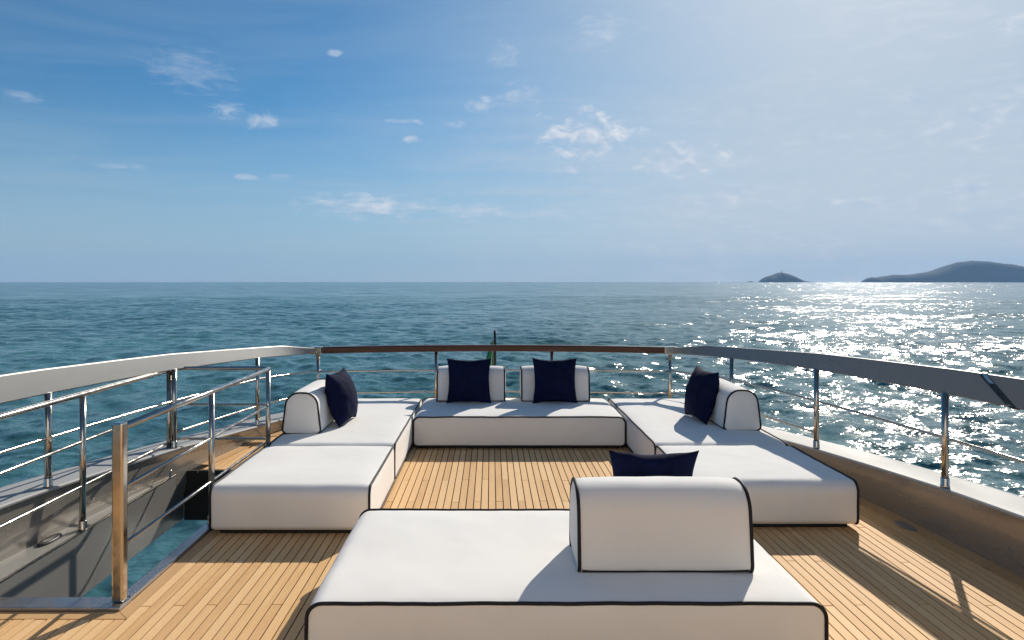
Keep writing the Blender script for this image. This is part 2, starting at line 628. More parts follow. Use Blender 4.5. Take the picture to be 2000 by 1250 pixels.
# ------------------------------------------------------------------ sea
def build_sea():
    radii = [3.0]
    while radii[-1] < 300:
        radii.append(radii[-1] * 1.0046)
    while radii[-1] < 9300:
        radii.append(radii[-1] * 1.02)
    radii = np.array(radii)
    front = np.arange(-62, 62.001, 0.25)
    back = np.arange(62 + 3, 298 - 1.5, 3.0)
    th = np.radians(np.concatenate([front, back]))
    nr, nt = len(radii), len(th)
    RR, TT = np.meshgrid(radii, th, indexing='ij')
    X = RR * np.sin(TT)
    Y = RR * np.cos(TT)
    Z = np.zeros_like(X)
    spacing = np.maximum(np.gradient(radii)[:, None] * np.ones_like(X), RR * R(0.25))
    g = np.random.default_rng(5)
    n = 72
    lam = np.exp(g.uniform(np.log(0.6), np.log(8.5), n))
    main = R(205)
    dirs = main + g.normal(0, 0.75, n)
    dirs[::6] = g.uniform(0, 2 * np.pi, len(dirs[::6]))
    for l, d in zip(lam, dirs):
        k = 2 * np.pi / l
        slope = 0.034 * (1.0 if l < 4 else (4 / l) ** 0.8)
        a = slope / k
        ph = (X * np.sin(d) + Y * np.cos(d)) * k + g.uniform(0, 2 * np.pi)
        fade = np.clip((l / spacing - 2.2) / 2.0, 0, 1)
        # sharper crests than troughs
        Z += a * fade * (np.sin(ph) + 0.22 * np.cos(2 * ph))
    gust = 0.75 + 0.35 * np.sin(X * 0.021 + 1.3 * np.sin(Y * 0.017)) * np.sin(Y * 0.027 + 0.7)
    Z = Z * gust * 1.0
    V = np.stack([X, Y, Z], -1).reshape(-1, 3)
    V = np.vstack([V, [[0, 0, 0]]])
    i = np.arange(nr - 1)[:, None]
    j = np.arange(nt)[None, :]
    a = (i * nt + j)
    b = (i * nt + (j + 1) % nt)
    quads = np.stack([a, b, b + nt, a + nt], -1).reshape(-1, 4)[:, ::-1]
    tris = np.stack([np.full(nt, nr * nt), (np.arange(nt) + 1) % nt, np.arange(nt)], -1)
    me = bpy.data.meshes.new("sea")
    nv, nq, ntri = len(V), len(quads), len(tris)
    me.vertices.add(nv)
    me.vertices.foreach_set('co', V.astype(np.float32).ravel())
    me.loops.add(nq * 4 + ntri * 3)
    me.loops.foreach_set('vertex_index', np.concatenate([quads.ravel(), tris.ravel()]).astype(np.int32))
    me.polygons.add(nq + ntri)
    me.polygons.foreach_set('loop_start', np.concatenate([np.arange(nq) * 4, nq * 4 + np.arange(ntri) * 3]).astype(np.int32))
    me.polygons.foreach_set('use_smooth', np.ones(nq + ntri, bool))
    me.update(calc_edges=True)
    me.validate()
    o = put('sea', me, 'sea_water', None, (0, 0, SEA))
    tag(o, 'choppy teal open sea reaching to the horizon', 'sea', kind='structure')


build_sea()


# ------------------------------------------------------------------ islands
def island(name, dist, prof, depth, label, seed, kind='structure'):
    """prof: skyline as (px, px height above the sea line)"""
    xs = [((px - 959) / 1300.0) * dist for px, h in prof]
    hs = [h / 1300.0 * dist for px, h in prof]
    x0, x1 = xs[0], xs[-1]
    nx, ny = 150, 40
    verts, faces = [], []
    for i in range(nx + 1):
        x = x0 + (x1 - x0) * i / nx
        h = float(np.interp(x, xs, hs))
        for j in range(ny + 1):
            s = j / ny * 2 - 1
            f = max(0.0, 1 - abs(s) ** 2.2) ** 0.8
            y = s * depth * (0.35 + 0.65 * min(1.0, h / (max(hs) * 0.6)))
            nz = mnoise.fractal(Vector((x * 0.012 + seed, y * 0.012, 0)), 0.9, 2.1, 5)
            fine = mnoise.noise(Vector((x * 0.07 + seed, y * 0.07, 3)))
            z = h * f * (1 + 0.025 * nz) + fine * 1.3 * min(1, h / 15) * (f > 0.02)
            verts.append((x - (x0 + x1) / 2, y, z - 2.0 if f < 0.02 or h < 0.5 else z))
    for i in range(nx):
        for j in range(ny):
            a = i * (ny + 1) + j
            faces.append((a, a + ny + 1, a + ny + 2, a + 1))
    me = mesh_from(name, verts, faces, True)
    o = put(name, me, 'island_scrub', None, ((x0 + x1) / 2, dist, SEA - 0.5))
    tag(o, label, 'island', kind=kind)
    return o


island('island', 6500, [(1486, 0), (1490, 5), (1497, 10), (1505, 13), (1514, 16), (1522, 19), (1530, 18.5), (1540, 15.5), (1552, 10), (1562, 5), (1570, 2.5), (1582, 1), (1586, 0)],
       190, 'small cone shaped island on the horizon', 2.0)
island('island', 6500, [(1456, 0), (1461, 1.5), (1466, 2.2), (1471, 1.4), (1476, 0)], 25, 'tiny flat rock just left of the small island', 5.0)
island('island', 6600, [(1692, 0), (1696, 6), (1704, 10), (1712, 9), (1722, 11), (1735, 13), (1748, 15), (1760, 14.5), (1775, 15), (1795, 17.5), (1815, 20), (1832, 25), (1852, 33), (1872, 39),
                        (1893, 42), (1915, 41.5), (1940, 39), (1970, 35), (2000, 30), (2050, 24), (2110, 16), (2180, 9), (2250, 4), (2290, 0)],
       280, 'long wooded headland rising on the right of the horizon', 9.0)
lh = thing('lighthouse', 'tiny lighthouse on the summit of the small island', 'lighthouse', ((1527 - 959) / 1300.0 * 6500, 6500, SEA + 90))
put('tower', lathe('tower', [(4.5, -6), (4.0, 10), (3.2, 19)], 12), 'pale_stone', lh)
put('lantern', lathe('lantern', [(4.2, 19), (4.2, 20.5), (2.6, 20.5), (2.6, 24), (0.4, 26.5)], 12), 'panel_dark', lh)

# ------------------------------------------------------------------ hull below the deck
hull_c = side_curve(-1.25, 1)
rings = []
for z, k in ((-0.46, 1.0), (-1.6, 1.0), (-3.2, 0.97), (-5.2, 0.9)):
    ring = []
    for (x, y) in hull_c:
        ring.append((XC + (x - XC) * k, y - 0.3, z))
    for (x, y) in reversed(side_curve(-1.25, -1)[:-1]):
        ring.append((XC + (x - XC) * k, y - 0.3, z))
    rings.append(ring)
o = put('yacht_hull', sweep('yacht_hull', rings, True), 'hull_white')
tag(o, 'pale hull of the yacht under the teak deck', 'hull')

# ------------------------------------------------------------------ deck with the stairwell opening
HX0, HX1, HY0, HY1 = -3.0, -2.16, 3.86, 6.50       # opening, inside its coaming
WALL = 0.03           # wall base offset from the post line
verts, faces = [], []
ys = sorted(set(list(np.linspace(-3, 8.4, 58)) + [HY0, HY1] + [8.5, 8.6, 8.7, 8.8, 8.86, 8.92, 8.98, 9.03, 9.08, 9.12, 9.15]))
rows = []
for y in ys:
    h = plan_half(y, WALL + 0.02)
    if y > 8.9:
        h = max(0.3, h)
    rows.append([XC - h, min(HX0, -0.5), HX1, XC + h])
    if XC - h > HX0:
        rows[-1][1] = XC - h + 0.01
        rows[-1][2] = max(HX1, XC - h + 0.02)
for zz_ in (-0.006, -0.10):
    for y, r in zip(ys, rows):
        for x in r:
            verts.append((x, y, zz_))
NR = len(ys)


def vid(lv, i, j):
    return lv * NR * 4 + i * 4 + j


for i in range(NR - 1):
    for j in range(3):
        if j == 1 and HY0 - 1e-6 <= ys[i] and ys[i + 1] <= HY1 + 1e-6:
            continue
        faces.append((vid(0, i, j), vid(0, i, j + 1), vid(0, i + 1, j + 1), vid(0, i + 1, j)))
        faces.append((vid(1, i, j), vid(1, i + 1, j), vid(1, i + 1, j + 1), vid(1, i, j + 1)))
deck = put('deck', mesh_from('deck', verts, faces), 'caulk')
tag(deck, 'teak planked aft deck with black caulking', 'deck', kind='structure')

PW = 0.0618           # plank pitch
GAP = 0.0080
MARG = 0.115          # width of the curved margin planks
KERB_X, KERB_Y = -2.08, 3.73      # outer edge of the coaming
BORD = (XC - 33 * PW) - KERB_X     # up to a plank seam
SOFAS = [(-0.86, 1.56, 3.08, 4.36), (-2.05, -0.87, 4.83, 6.09), (-2.05, -0.87, 6.1, 8.55), (-0.85, 1.48, 7.33, 8.55), (1.5, 2.74, 4.95, 6.1), (1.5, 2.74, 6.11, 8.55)]


def clip_y(poly, y, keep_above):
    out = []
    for i in range(len(poly)):
        a, b = poly[i], poly[(i + 1) % len(poly)]
        ia = (a[1] >= y) if keep_above else (a[1] <= y)
        ib = (b[1] >= y) if keep_above else (b[1] <= y)
        if ia:
            out.append(a)
        if ia != ib:
            s = (y - a[1]) / (b[1] - a[1])
            out.append((a[0] + s * (b[0] - a[0]), y))
    return out


def area(poly):
    return abs(sum(poly[i][0] * poly[(i + 1) % len(poly)][1] - poly[(i + 1) % len(poly)][0] * poly[i][1] for i in range(len(poly)))) / 2


pieces = []
imin, imax = -54, 55
for i in range(imin, imax):
    xa, xb = XC + i * PW + GAP / 2, XC + (i + 1) * PW - GAP / 2
    spans = []
    off = WALL - MARG
    ya, yb = plan_ymax(abs(xa - XC), off), plan_ymax(abs(xb - XC), off)
    # pull both ends in where the strake runs out into the margin plank
    if max(abs(xa - XC), abs(xb - XC)) > 3.47 + off:
        continue
    near = -2.6
    left_edge = KERB_X - 0.0
    bx0, bx1 = HX0, KERB_X + BORD         # strip occupied by opening, coaming and border
    if xb < bx1 - 0.001 and xa > HX0 - 0.4:
        if xb > bx1 - PW:
            pass
        spans = [(near, KERB_Y - BORD - GAP)]
        if xa > HX0 - 0.02:
            spans.append((HY1 + 0.06, None))
    elif xa < bx1 < xb:
        spans = [(near, KERB_Y - BORD - GAP), (HY1 + 0.06, None)]
    else:
        spans = [(near, None)]
    for (s0, s1) in spans:
        if s1 is None:
            poly = [(xa, s0), (xb, s0), (xb, yb), (xa, ya)]
        else:
            poly = [(xa, s0), (xb, s0), (xb, min(s1, yb)), (xa, min(s1, ya))]
        if max(q[1] for q in poly) - s0 < 0.05:
            continue
        y = 3.80 - 6.0 * 1.8 + (i % 3) * 0.6 + (0.015 * math.sin(i * 2.3))
        while y < 9.4:
            q = clip_y(clip_y(poly, y + GAP / 2, True), y + 1.8 - GAP / 2, False)
            if len(q) >= 3 and area(q) > 0.0012:
                pieces.append(q)
            y += 1.8

# a slim teak strip finishing the right edge of the border is given by the border planks themselves


def vis_score(poly):
    cx = sum(q[0] for q in poly) / len(poly)
    best = 0.0
    y0, y1 = min(q[1] for q in poly), max(q[1] for q in poly)
    for k in range(9):
        y = y0 + (y1 - y0) * (k + 0.5) / 9
        if y < 3.45:
            continue
        px = 959 + 1300 * cx / y
        if not (-5 < px < 2005):
            continue
        covered = False
        for (a, b, c, d) in SOFAS:
            # hidden beneath or behind a daybed module, as seen from the eye
            for zt in (0.0, 0.36):
                f = (EYE - zt) / EYE
                if a < cx * f < b and c < y * f < d:
                    covered = True
        if not covered:
            best += area(poly) / 9 * (1300.0 / y) ** 2 * (EYE / y)
    return best


def prism(poly, z0, z1):
    n = len(poly)
    v = [(x, y, z1) for x, y in poly] + [(x, y, z0) for x, y in poly]
    f = [tuple(range(n)), tuple(range(2 * n - 1, n - 1, -1))]
    for k in range(n):
        f.append((k, n + k, n + (k + 1) % n, (k + 1) % n))
    return v, f


scored = sorted(((vis_score(q), k) for k, q in enumerate(pieces)), reverse=True)
NPART = 285
shared = {}
stuff_v, stuff_f = [], []
for rank, (s, k) in enumerate(scored):
    poly = pieces[k]
    dz = random.uniform(-0.0006, 0.0006)
    if rank < NPART and s > 0:
        x0, y0 = poly[0]
        key = tuple((round(x - x0, 3), round(y - y0, 2)) for x, y in poly)
        if key not in shared:
            v, f = prism([(x - x0, y - y0) for x, y in poly], -0.012, 0.0)
            shared[key] = mesh_from('plank', v, f)
        put('plank', shared[key], 'teak', deck, (x0, y0, dz))
    else:
        v, f = prism(poly, -0.012, dz)
        b = len(stuff_v)
        stuff_v += v
        stuff_f += [tuple(q + b for q in ff) for ff in f]
o = put('planking', mesh_from('planking', stuff_v, stuff_f), 'teak', deck)
o['kind'] = 'stuff'

# curved margin planks along the bulwarks, in lengths
for side in (1, -1):
    inner = side_curve(WALL - MARG + GAP, side)
    outer = side_curve(WALL + 0.0, side)
    step = 14
    for s in range(0, len(inner) - 1, step):
        e = min(s + step, len(inner) - 1)
        ring = []
        for q in range(s, e + 1):
            (xi, yi), (xo, yo) = inner[q], outer[q]
            if side < 0 and HY0 - 0.3 < yi < HY1 + 0.1:
                continue
            ring.append([(xi, yi, 0.001), (xo, yo, 0.001), (xo, yo, -0.012), (xi, yi, -0.012)])
        if len(ring) > 1:
            put('margin_plank', sweep('margin_plank', ring), 'teak_border', deck)
# border planks round the stairwell, mitred at the corner
bz0, bz1 = -0.012, 0.001
for poly in ([(-3.24, KERB_Y - BORD), (KERB_X + BORD - .002, KERB_Y - BORD), (KERB_X - .002, KERB_Y - 0.003), (-3.24, KERB_Y - 0.003)],
             [(KERB_X + 0.002, KERB_Y - .003), (KERB_X + BORD, KERB_Y - BORD + .004), (KERB_X + BORD, HY1 + .15), (KERB_X + 0.002, HY1 + .15)]):
    v, f = prism(poly, bz0, bz1)
    put('border_plank', mesh_from('border_plank', v, f), 'teak_border', deck)

# ------------------------------------------------------------------ bulwarks
def bulwark(side, label):
    root = thing('bulwark', label, 'bulwark', (XC + side * 3.2, 4.75, 0), 0, 'bulwarks of the aft deck')
    ox, oy = XC + side * 3.2, 4.75

    def at(off, zf):
        return [(x - ox, y - oy, zf(y)) for (x, y) in side_curve(off, side)]
    capz = lambda y: interp(CAPZ, y)
    base = at(WALL, lambda y: -0.09)
    top = at(0.005, lambda y: capz(y) - 0.03)
    toe = at(WALL, lambda y: 0.05)
    out_t = at(0.33, lambda y: capz(y) - 0.03)
    out_b = at(0.25, lambda y: -0.46)
    in_b = at(0.10, lambda y: -0.46)
    rings = [list(r) for r in zip(base, toe, top, out_t, out_b, in_b)]
    put('wall', sweep('wall', rings), 'wall_paint', root)
    # cap: rounded plate
    c = []
    prof = [(-0.028, -0.020), (-0.031, -0.008), (-0.022, 0.0), (0.03, 0.003), (0.30, 0.003), (0.355, -0.006), (0.37, -0.02), (0.36, -0.029), (-0.018, -0.029)]
    cols = [at(o_, (lambda dz: (lambda y: capz(y) + dz))(z_)) for o_, z_ in prof]
    rings = [list(r) for r in zip(*cols)]
    put('cap', sweep('cap', rings, False), 'cap_paint', root)
    return root


bulwark(1, 'grey painted bulwark with silver cap along the sunny right side of the deck')
bulwark(-1, 'grey painted bulwark with silver cap beyond the stairwell on the left')

# ------------------------------------------------------------------ railings on the bulwarks
def pick(y_target):
    """index on PLAN closest to y"""
    return min(range(len(PLAN)), key=lambda i: abs(PLAN[i].y - y_target) + (100 if PLAN[i].x < 2.0 else 0))


END_Y = 8.93
i_end = pick(8.84)


def rail_section(h, w):
    # (outward, up) from the foot of the inner face
    k = max(0.0, (w - 0.06) / 0.24)       # 1 on the wide blade, 0 at the narrow end
    i1 = -0.035 + 0.055 * k
    return [(-0.030, 0.000), (-0.035, 0.008), (i1 - 0.006, h - 0.010), (i1, h - 0.002), (i1 + 0.014, h), (w * 0.55, h * (0.98 - 0.16 * k)), (w * 0.97, h * (0.9 - 0.34 * k)), (w, h * (0.8 - 0.30 * k)),
            (w * 0.96, h * (0.7 - 0.27 * k)), (w * 0.45, h * 0.12), (0.020, -0.004)]


POST = lathe('post', [(0.024, 0.0), (0.024, 1.0)], 18)
SOCKET = lathe('socket', [(0.031, 0.0), (0.031, 0.010), (0.028, 0.014), (0.028, 0.062), (0.0245, 0.068)], 18)


def add_post(root, x, y, z0, z1, r=1.0, socket=True, origin=(0, 0, 0)):
    me = POST.copy()
    for v in me.vertices:
        v.co.z *= (z1 - z0)
        v.co.x *= r
        v.co.y *= r
    o = put('post', me, 'steel', root, (x - origin[0], y - origin[1], z0 - origin[2]))
    if socket:
        s = put('socket', SOCKET, 'steel', o, (0, 0, 0))
    return o


def side_railing(side, label):
    org = (XC + side * 3.2, 4.75, 0)
    root = thing('side_railing', label, 'railing', org, 0, 'railings round the aft deck')
    rings = []
    idx = list(range(0, i_end + 1))
    yend = PLAN[i_end].y
    for i in idx:
        q, nr = PLAN[i], PN[i]
        t_ = min(1.0, max(0.0, (yend - q.y) / 0.55))
        t_ = t_ * t_ * (3 - 2 * t_)
        grow = interp([(-3, 0.205), (3, .195), (4.7, .178), (6.26, .152), (7.75, .128), (9.2, .125)], q.y)
        h = 0.075 + (grow - 0.075) * t_
        w = 0.06 + (0.30 - 0.06) * t_
        zb = interp(RAILZ, q.y)
        ring = []
        for (o_, z_) in rail_section(h, w):
            o_ += 0.03 * t_
            ring.append((XC + side * (q.x + nr.x * o_) - org[0], q.y + nr.y * o_ - org[1], zb + z_))
        rings.append(ring)
    put('handrail', sweep('handrail', rings, False), 'rail_paint', root)
    ys_ = [3.25, 4.745, 6.26, 7.72]
    for y in ys_:
        i = pick(y)
        q = PLAN[i]
        add_post(root, XC + side * q.x, q.y, interp(CAPZ, q.y) + 0.004, interp(RAILZ, q.y) + 0.01, origin=org)
    for tab, ya in ((MIDZ, -2.9), (LOWZ, 6.26)):
        pts = [(XC + side * PLAN[i].x - org[0], PLAN[i].y - org[1], interp(tab, PLAN[i].y)) for i in range(0, i_end + 3) if PLAN[i].y >= ya - 0.02]
        put('rod', tube('rod', pts, 0.011, 10), 'steel', root)
    if side > 0:
        # slanted joint where the removable length of rail begins
        def jpt(u, oz, lift):
            y = 4.20 + 0.30 * u + oz
            i = pick(y)
            j = i if PLAN[i].y <= y else i - 1
            a, b = PLAN[j], PLAN[j + 1]
            s = (y - a.y) / (b.y - a.y)
            q = a.lerp(b, s)
            nr = PN[j].lerp(PN[j + 1], s)
            h = interp([(-3, 0.205), (3, .195), (4.7, .178), (6.26, .152)], y)
                        # along the inner face: u 0 bottom .. 1 top
            tab_o = [(-0.05, -0.028), (0.02, -0.032), (0.05, -0.035), (0.94, 0.014), (0.985, 0.020), (1.0, 0.034)]
            o_ = interp(tab_o, u) - lift + 0.03
            z_ = interp(RAILZ, y) + h * u + (lift if u > 0.97 else 0)
            return (XC + q.x + nr.x * o_ - org[0], q.y + nr.y * o_ - org[1], z_)
        us = [-0.03, 0.02, 0.25, 0.5, 0.75, 0.88, 0.975, 1.0]
        for nm, mat, d0, d1, ulist, lift in (('joint_gap', 'black_rubber', -0.012, 0.020, us, 0.003),
                                             ('joint_plate', 'black_rubber', -0.050, -0.018, us, 0.004), ('latch', 'steel', -0.052, -0.014, [0.70, 0.88, 0.975, 1.0], 0.009)):
            rings = [[jpt(u, d0, lift), jpt(u, d1, lift), jpt(u, d1, -0.004), jpt(u, d0, -0.004)] for u in ulist]
            put(nm, sweep(nm, rings), mat, root)
    return root


side_railing(1, 'wide grey metal handrail on steel posts along the right side')
side_railing(-1, 'wide grey metal handrail on steel posts along the left side')

# stern railing: wooden rail on steel posts
YS = PLAN[i_end].y
XE = PLAN[i_end].x
root = thing('stern_railing', 'straight brown wooden rail on steel posts across the stern', 'railing', (XC, YS, 0), 0, 'railings round the aft deck')
rings = []
nseg = 24
zr = interp(RAILZ, 9.0)
for k in range(nseg + 1):
    s = k / nseg * 2 - 1
    x = s * (XE - 0.10)
    bow = 0.16 * (1 - s * s)
    zb = zr + 0.012 * (1 - s * s)
    rings.append([(x, bow + a, zb + b) for a, b in ((-0.035, 0.004), (-0.040, 0.03), (-0.036, 0.070), (-0.022, 0.082), (0.06, 0.082), (0.075, 0.068), (0.075, 0.015), (0.062, 0.0), (-0.025, -0.002))])
put('handrail', sweep('handrail', rings), 'rail_wood', root)
for s in (-1, 1):
    put('bracket', box_mesh('bracket', s * (XE - 0.02) - 0.095, s * (XE - 0.02) + 0.065, -0.046, 0.085, zr - 0.012, zr + 0.088, 0.008), 'steel', root)
for xr in (-XE + 0.03, -0.78, 0.78, XE - 0.03):
    s = xr / XE
    bow = 0.16 * (1 - s * s)
    add_post(root, xr, 0.01 + bow, 0.124, zr + 0.006, 0.95)
for z_ in (0.655, 0.365):
    pts = [(s_ * (XE - 0.03), 0.01 + 0.16 * (1 - s_ * s_), z_) for s_ in np.linspace(-1, 1, 25)]
    put('rod', tube('rod', pts, 0.010, 10), 'steel', root)

# ------------------------------------------------------------------ stairwell: coaming, panels, ledge
root = thing('stairwell', 'open stairwell with metal coaming and dark panels at the left edge of the deck', 'stairwell', (HX1, HY0, 0))
ox, oy = HX1, HY0
put('coaming', box_mesh('coaming', -3.22 - ox, KERB_X - ox, KERB_Y - oy, HY0 - oy, -0.3, 0.022, 0.006), 'coaming_metal', root)
put('coaming', box_mesh('coaming', HX1 - ox, KERB_X - 0.002 - ox, HY0 + 0.002 - oy, HY1 + 0.05 - oy, -0.3, 0.024, 0.006), 'coaming_metal', root)
put('panel', box_mesh('panel', HX0 - 0.035 - ox, HX0 - ox, KERB_Y + 0.002 - oy, HY1 - oy, -0.46, 0.004, 0.003), 'panel_dark', root)
o = put('panel', box_mesh('panel', HX0 + 0.002 - ox, HX1 + 0.06 - ox, HY1 - oy, HY1 + 0.04 - oy, -0.48, 0.003, 0.003), 'dark_base', root)
o['label'] = 'black end panel of the stairwell'
put('panel', box_mesh('panel', HX1 - 0.004 - ox, HX1 + 0.05 - ox, HY0 + 0.01 - oy, HY1 - 0.004 - oy, -0.46, -0.302), 'panel_dark', root)
put('edge_trim', box_mesh('edge_trim', HX0 - 0.016 - ox, HX0 + 0.004 - ox, HY0 + 0.004 - oy, HY1 - 0.004 - oy, 0.005, 0.016, 0.003), 'steel', root)
# ledge between the opening and the bulwark
inner = [(x, y) for (x, y) in side_curve(WALL, -1) if KERB_Y + 0.01 < y < HY1 + 0.05]
rings = [[(x - 0.02 - ox, y - oy, 0.010), (HX0 - 0.037 - ox, y - oy, 0.010), (HX0 - 0.037 - ox, y - oy, -0.08), (x - 0.02 - ox, y - oy, -0.08)] for (x, y) in inner]
put('ledge', sweep('ledge', rings), 'ledge_paint', root)

# rail round the stairwell
RX0, RX1, RY0, RY1 = -3.03, -2.12, 3.81, 6.42
org = (RX1, RY0, 0)
root = thing('stair_railing', 'polished steel tube railing round the open stairwell', 'railing', org)


def corner_path(z, ynear_left, ynear_right):
    p = [(RX0, ynear_left, z), (RX0, (ynear_left + RY1) / 2, z), (RX0, RY1 - 0.08, z)]
    for k in range(1, 6):
        a = k / 6 * math.pi / 2
        p.append((RX0 + 0.08 - 0.08 * math.cos(a), RY1 - 0.08 + 0.08 * math.sin(a), z))
    p += [(RX0 + 0.08, RY1, z), (RX1 - 0.08, RY1, z)]
    for k in range(1, 6):
        a = k / 6 * math.pi / 2
        p.append((RX1 - 0.08 + 0.08 * math.sin(a), RY1 - 0.08 * (1 - math.cos(a)), z))
    p += [(RX1, RY1 - 0.08, z), (RX1, (RY1 + ynear_right) / 2, z), (RX1, ynear_right, z)]
    return [(x - org[0], y - org[1], zz2) for x, y, zz2 in p]


put('handrail', tube('handrail', corner_path(1.015, 2.2, RY0 + 0.02), 0.020, 14), 'steel', root)
for z_ in (0.665, 0.335):
    put('rod', tube('rod', corner_path(z_, 2.2, RY0 + 0.02), 0.0115, 10), 'steel', root)
for x, y in ((RX0, 4.94), (RX0, 6.26), (RX1, 5.05), (RX1, 6.33)):
    add_post(root, x, y, 0.012, 1.0, 0.92, origin=org)
pm = box_mesh('newel_post', -0.032, 0.032, -0.03, 0.03, 0.024, 1.045, 0.011)
put('newel_post', pm, 'steel', root, (-0.005, 0.0, 0))
put('post', POST.copy(), 'steel', root, (RX0 - org[0], 2.3 - org[1], 0.0))

# ------------------------------------------------------------------ daybed modules, bolsters, pillows
def rounded_profile(w, z0, z1, rt, rb, ds=0.035, crown=0.0):
    """closed section, counter-clockwise seen along the axis: list of (a, z)"""
    pts = []

    def arc(cx, cz, r, a0, a1, n):
        for k in range(n + 1):
            a = a0 + (a1 - a0) * k / n
            pts.append((cx + r * math.cos(a), cz + r * math.sin(a)))
    h = w / 2
    arc(h - rb, z0 + rb, rb, -math.pi / 2, 0, 5)
    arc(h - rt, z1 - rt, rt, 0, math.pi / 2, 7)
    arc(-h + rt, z1 - rt, rt, math.pi / 2, math.pi, 7)
    arc(-h + rb, z0 + rb, rb, math.pi, 1.5 * math.pi, 5)
    # subdivide straight runs
    out = []
    n = len(pts)
    for i in range(n):
        a, b = pts[i], pts[(i + 1) % n]
        d = math.dist(a, b)
        m_ = max(1, int(d / ds))
        for k in range(m_):
            s = k / m_
            out.append((a[0] + (b[0] - a[0]) * s, a[1] + (b[1] - a[1]) * s))
    return out


def bolster_profile(w, h, top=0.66):
    """flat base, slanting sides, rounded top"""
    pts = []
    b = w / 2
    tw = w * top / 2

    def arc(cx, cz, r, a0, a1, n):
        for k in range(n + 1):
            a = a0 + (a1 - a0) * k / n
            pts.append((cx + r * math.cos(a), cz + r * math.sin(a)))
    rb = 0.05
    rt = 0.135
    arc(b - rb, rb, rb, -math.pi / 2, R(8), 6)
    arc(tw - rt + 0.035, h - rt, rt, R(8), math.pi / 2, 8)
    arc(-tw + rt - 0.035, h - rt, rt, math.pi / 2, math.pi - R(8), 8)
    arc(-b + rb, rb, rb, math.pi - R(8), 1.5 * math.pi, 6)
    out = []
    n = len(pts)
    for i in range(n):
        a, c = pts[i], pts[(i + 1) % n]
        d = math.dist(a, c)
        m_ = max(1, int(d / 0.025))
        for k in range(m_):
            s = k / m_
            out.append((a[0] + (c[0] - a[0]) * s, a[1] + (c[1] - a[1]) * s))
    return out


def stuffed(name, prof, L, puffy, end_dome, axis, seed, rim=0.018):
    """prism of fabric with soft ends; axis 'x' or 'y'. Returns mesh and the end outlines for the piping."""
    n = len(prof)
    P = np.array(prof)
    nxt, prv = np.roll(P, -1, 0), np.roll(P, 1, 0)
    tan = nxt - prv
    tan /= np.linalg.norm(tan, axis=1)[:, None]
    nor = np.stack([tan[:, 1], -tan[:, 0]], 1)
    cen = np.array([0.0, (P[:, 1].min() + P[:, 1].max()) / 2])
    zmin = P[:, 1].min()
    halfw = P[:, 0].max()
    hh = P[:, 1].max() - zmin
    stations = []
    m_ = max(14, int(L / 0.05))
    for k in range(m_ + 1):
        s = -1 + 2 * k / m_
        stations.append(s)
    stations = sorted(set(stations + [-1 + 0.012 / L, -1 + 0.04 / L, -1 + .08 / L, 1 - 0.012 / L, 1 - 0.04 / L, 1 - .08 / L]))
    rings = []
    for s in stations:
        d_end = (1 - abs(s)) * L / 2
        pinch = -0.006 * math.exp(-d_end / 0.02)
        ring = []
        for (a, z), nn in zip(P, nor):
            fl = (1 - abs(s) ** 6)
            # how far along a flat run: bulge most in the middle of the top and sides
            ca = 1 - (abs(a) / halfw) ** 4 if nn[1] > 0.5 else 0.0
            cz = 1 - (abs(z - cen[1]) / (hh / 2)) ** 4 if abs(nn[0]) > 0.5 else 0.0
            bul = puffy * fl * max(ca * max(0, nn[1]), cz * abs(nn[0]) * 0.7)
            wob = 0.0035 * mnoise.noise(Vector((a * 3.1 + seed, s * L * 1.7, z * 4.0))) + 0.0022 * mnoise.noise(Vector((a * 9 + seed, s * L * 5.0, z * 9)))
            if nn[1] < -0.5:
                bul = wob = 0.0
            o_ = bul + wob + pinch
            ring.append((a + nn[0] * o_, z + nn[1] * o_, s * L / 2))
        rings.append(ring)
    # soft end faces
    def end(sgn):
        base = rings[-1] if sgn > 0 else rings[0]
        out = []
        for f in (0.985, 0.955, 0.90, 0.8, 0.65, 0.48, 0.3, 0.14):
            ring = []
            for (a, z, t_) in base:
                aa, z2 = a * f, cen[1] + (z - cen[1]) * f
                dome = end_dome * (1 - f ** 5) + 0.003 * mnoise.noise(Vector((aa * 4 + seed, z2 * 5, sgn)))
                ring.append((aa, z2, sgn * (L / 2 + dome)))
            out.append(ring)
        return out
    all_r = list(reversed(end(-1))) + rings + end(1)

    def conv(a, z, t_):
        return (t_, a, z) if axis == 'x' else (a, t_, z)
    verts = [conv(*q) for r in all_r for q in r]
    faces = []
    for i in range(len(all_r) - 1):
        for j in range(n):
            a, b = i * n + j, i * n + (j + 1) % n
            faces.append((a, b, b + n, a + n))
    faces.append(tuple(range(n)))
    faces.append(tuple((len(all_r) - 1) * n + j for j in range(n)))
    me = mesh_from(name, verts, faces, True)
    bm = bmesh.new()
    bm.from_mesh(me)
    bmesh.ops.recalc_face_normals(bm, faces=bm.faces)
    bm.to_mesh(me)
    bm.free()
    loops = []
    for base, sg in ((rings[0], -1), (rings[-1], 1)):
        loop = []
        for q, nn in zip(base, nor):
            loop.append(conv(q[0] + nn[0] * 0.004, q[1] + nn[1] * 0.004, q[2] + sg * 0.001))
        loops.append(loop)
    return me, loops


SEAT_H = 0.37


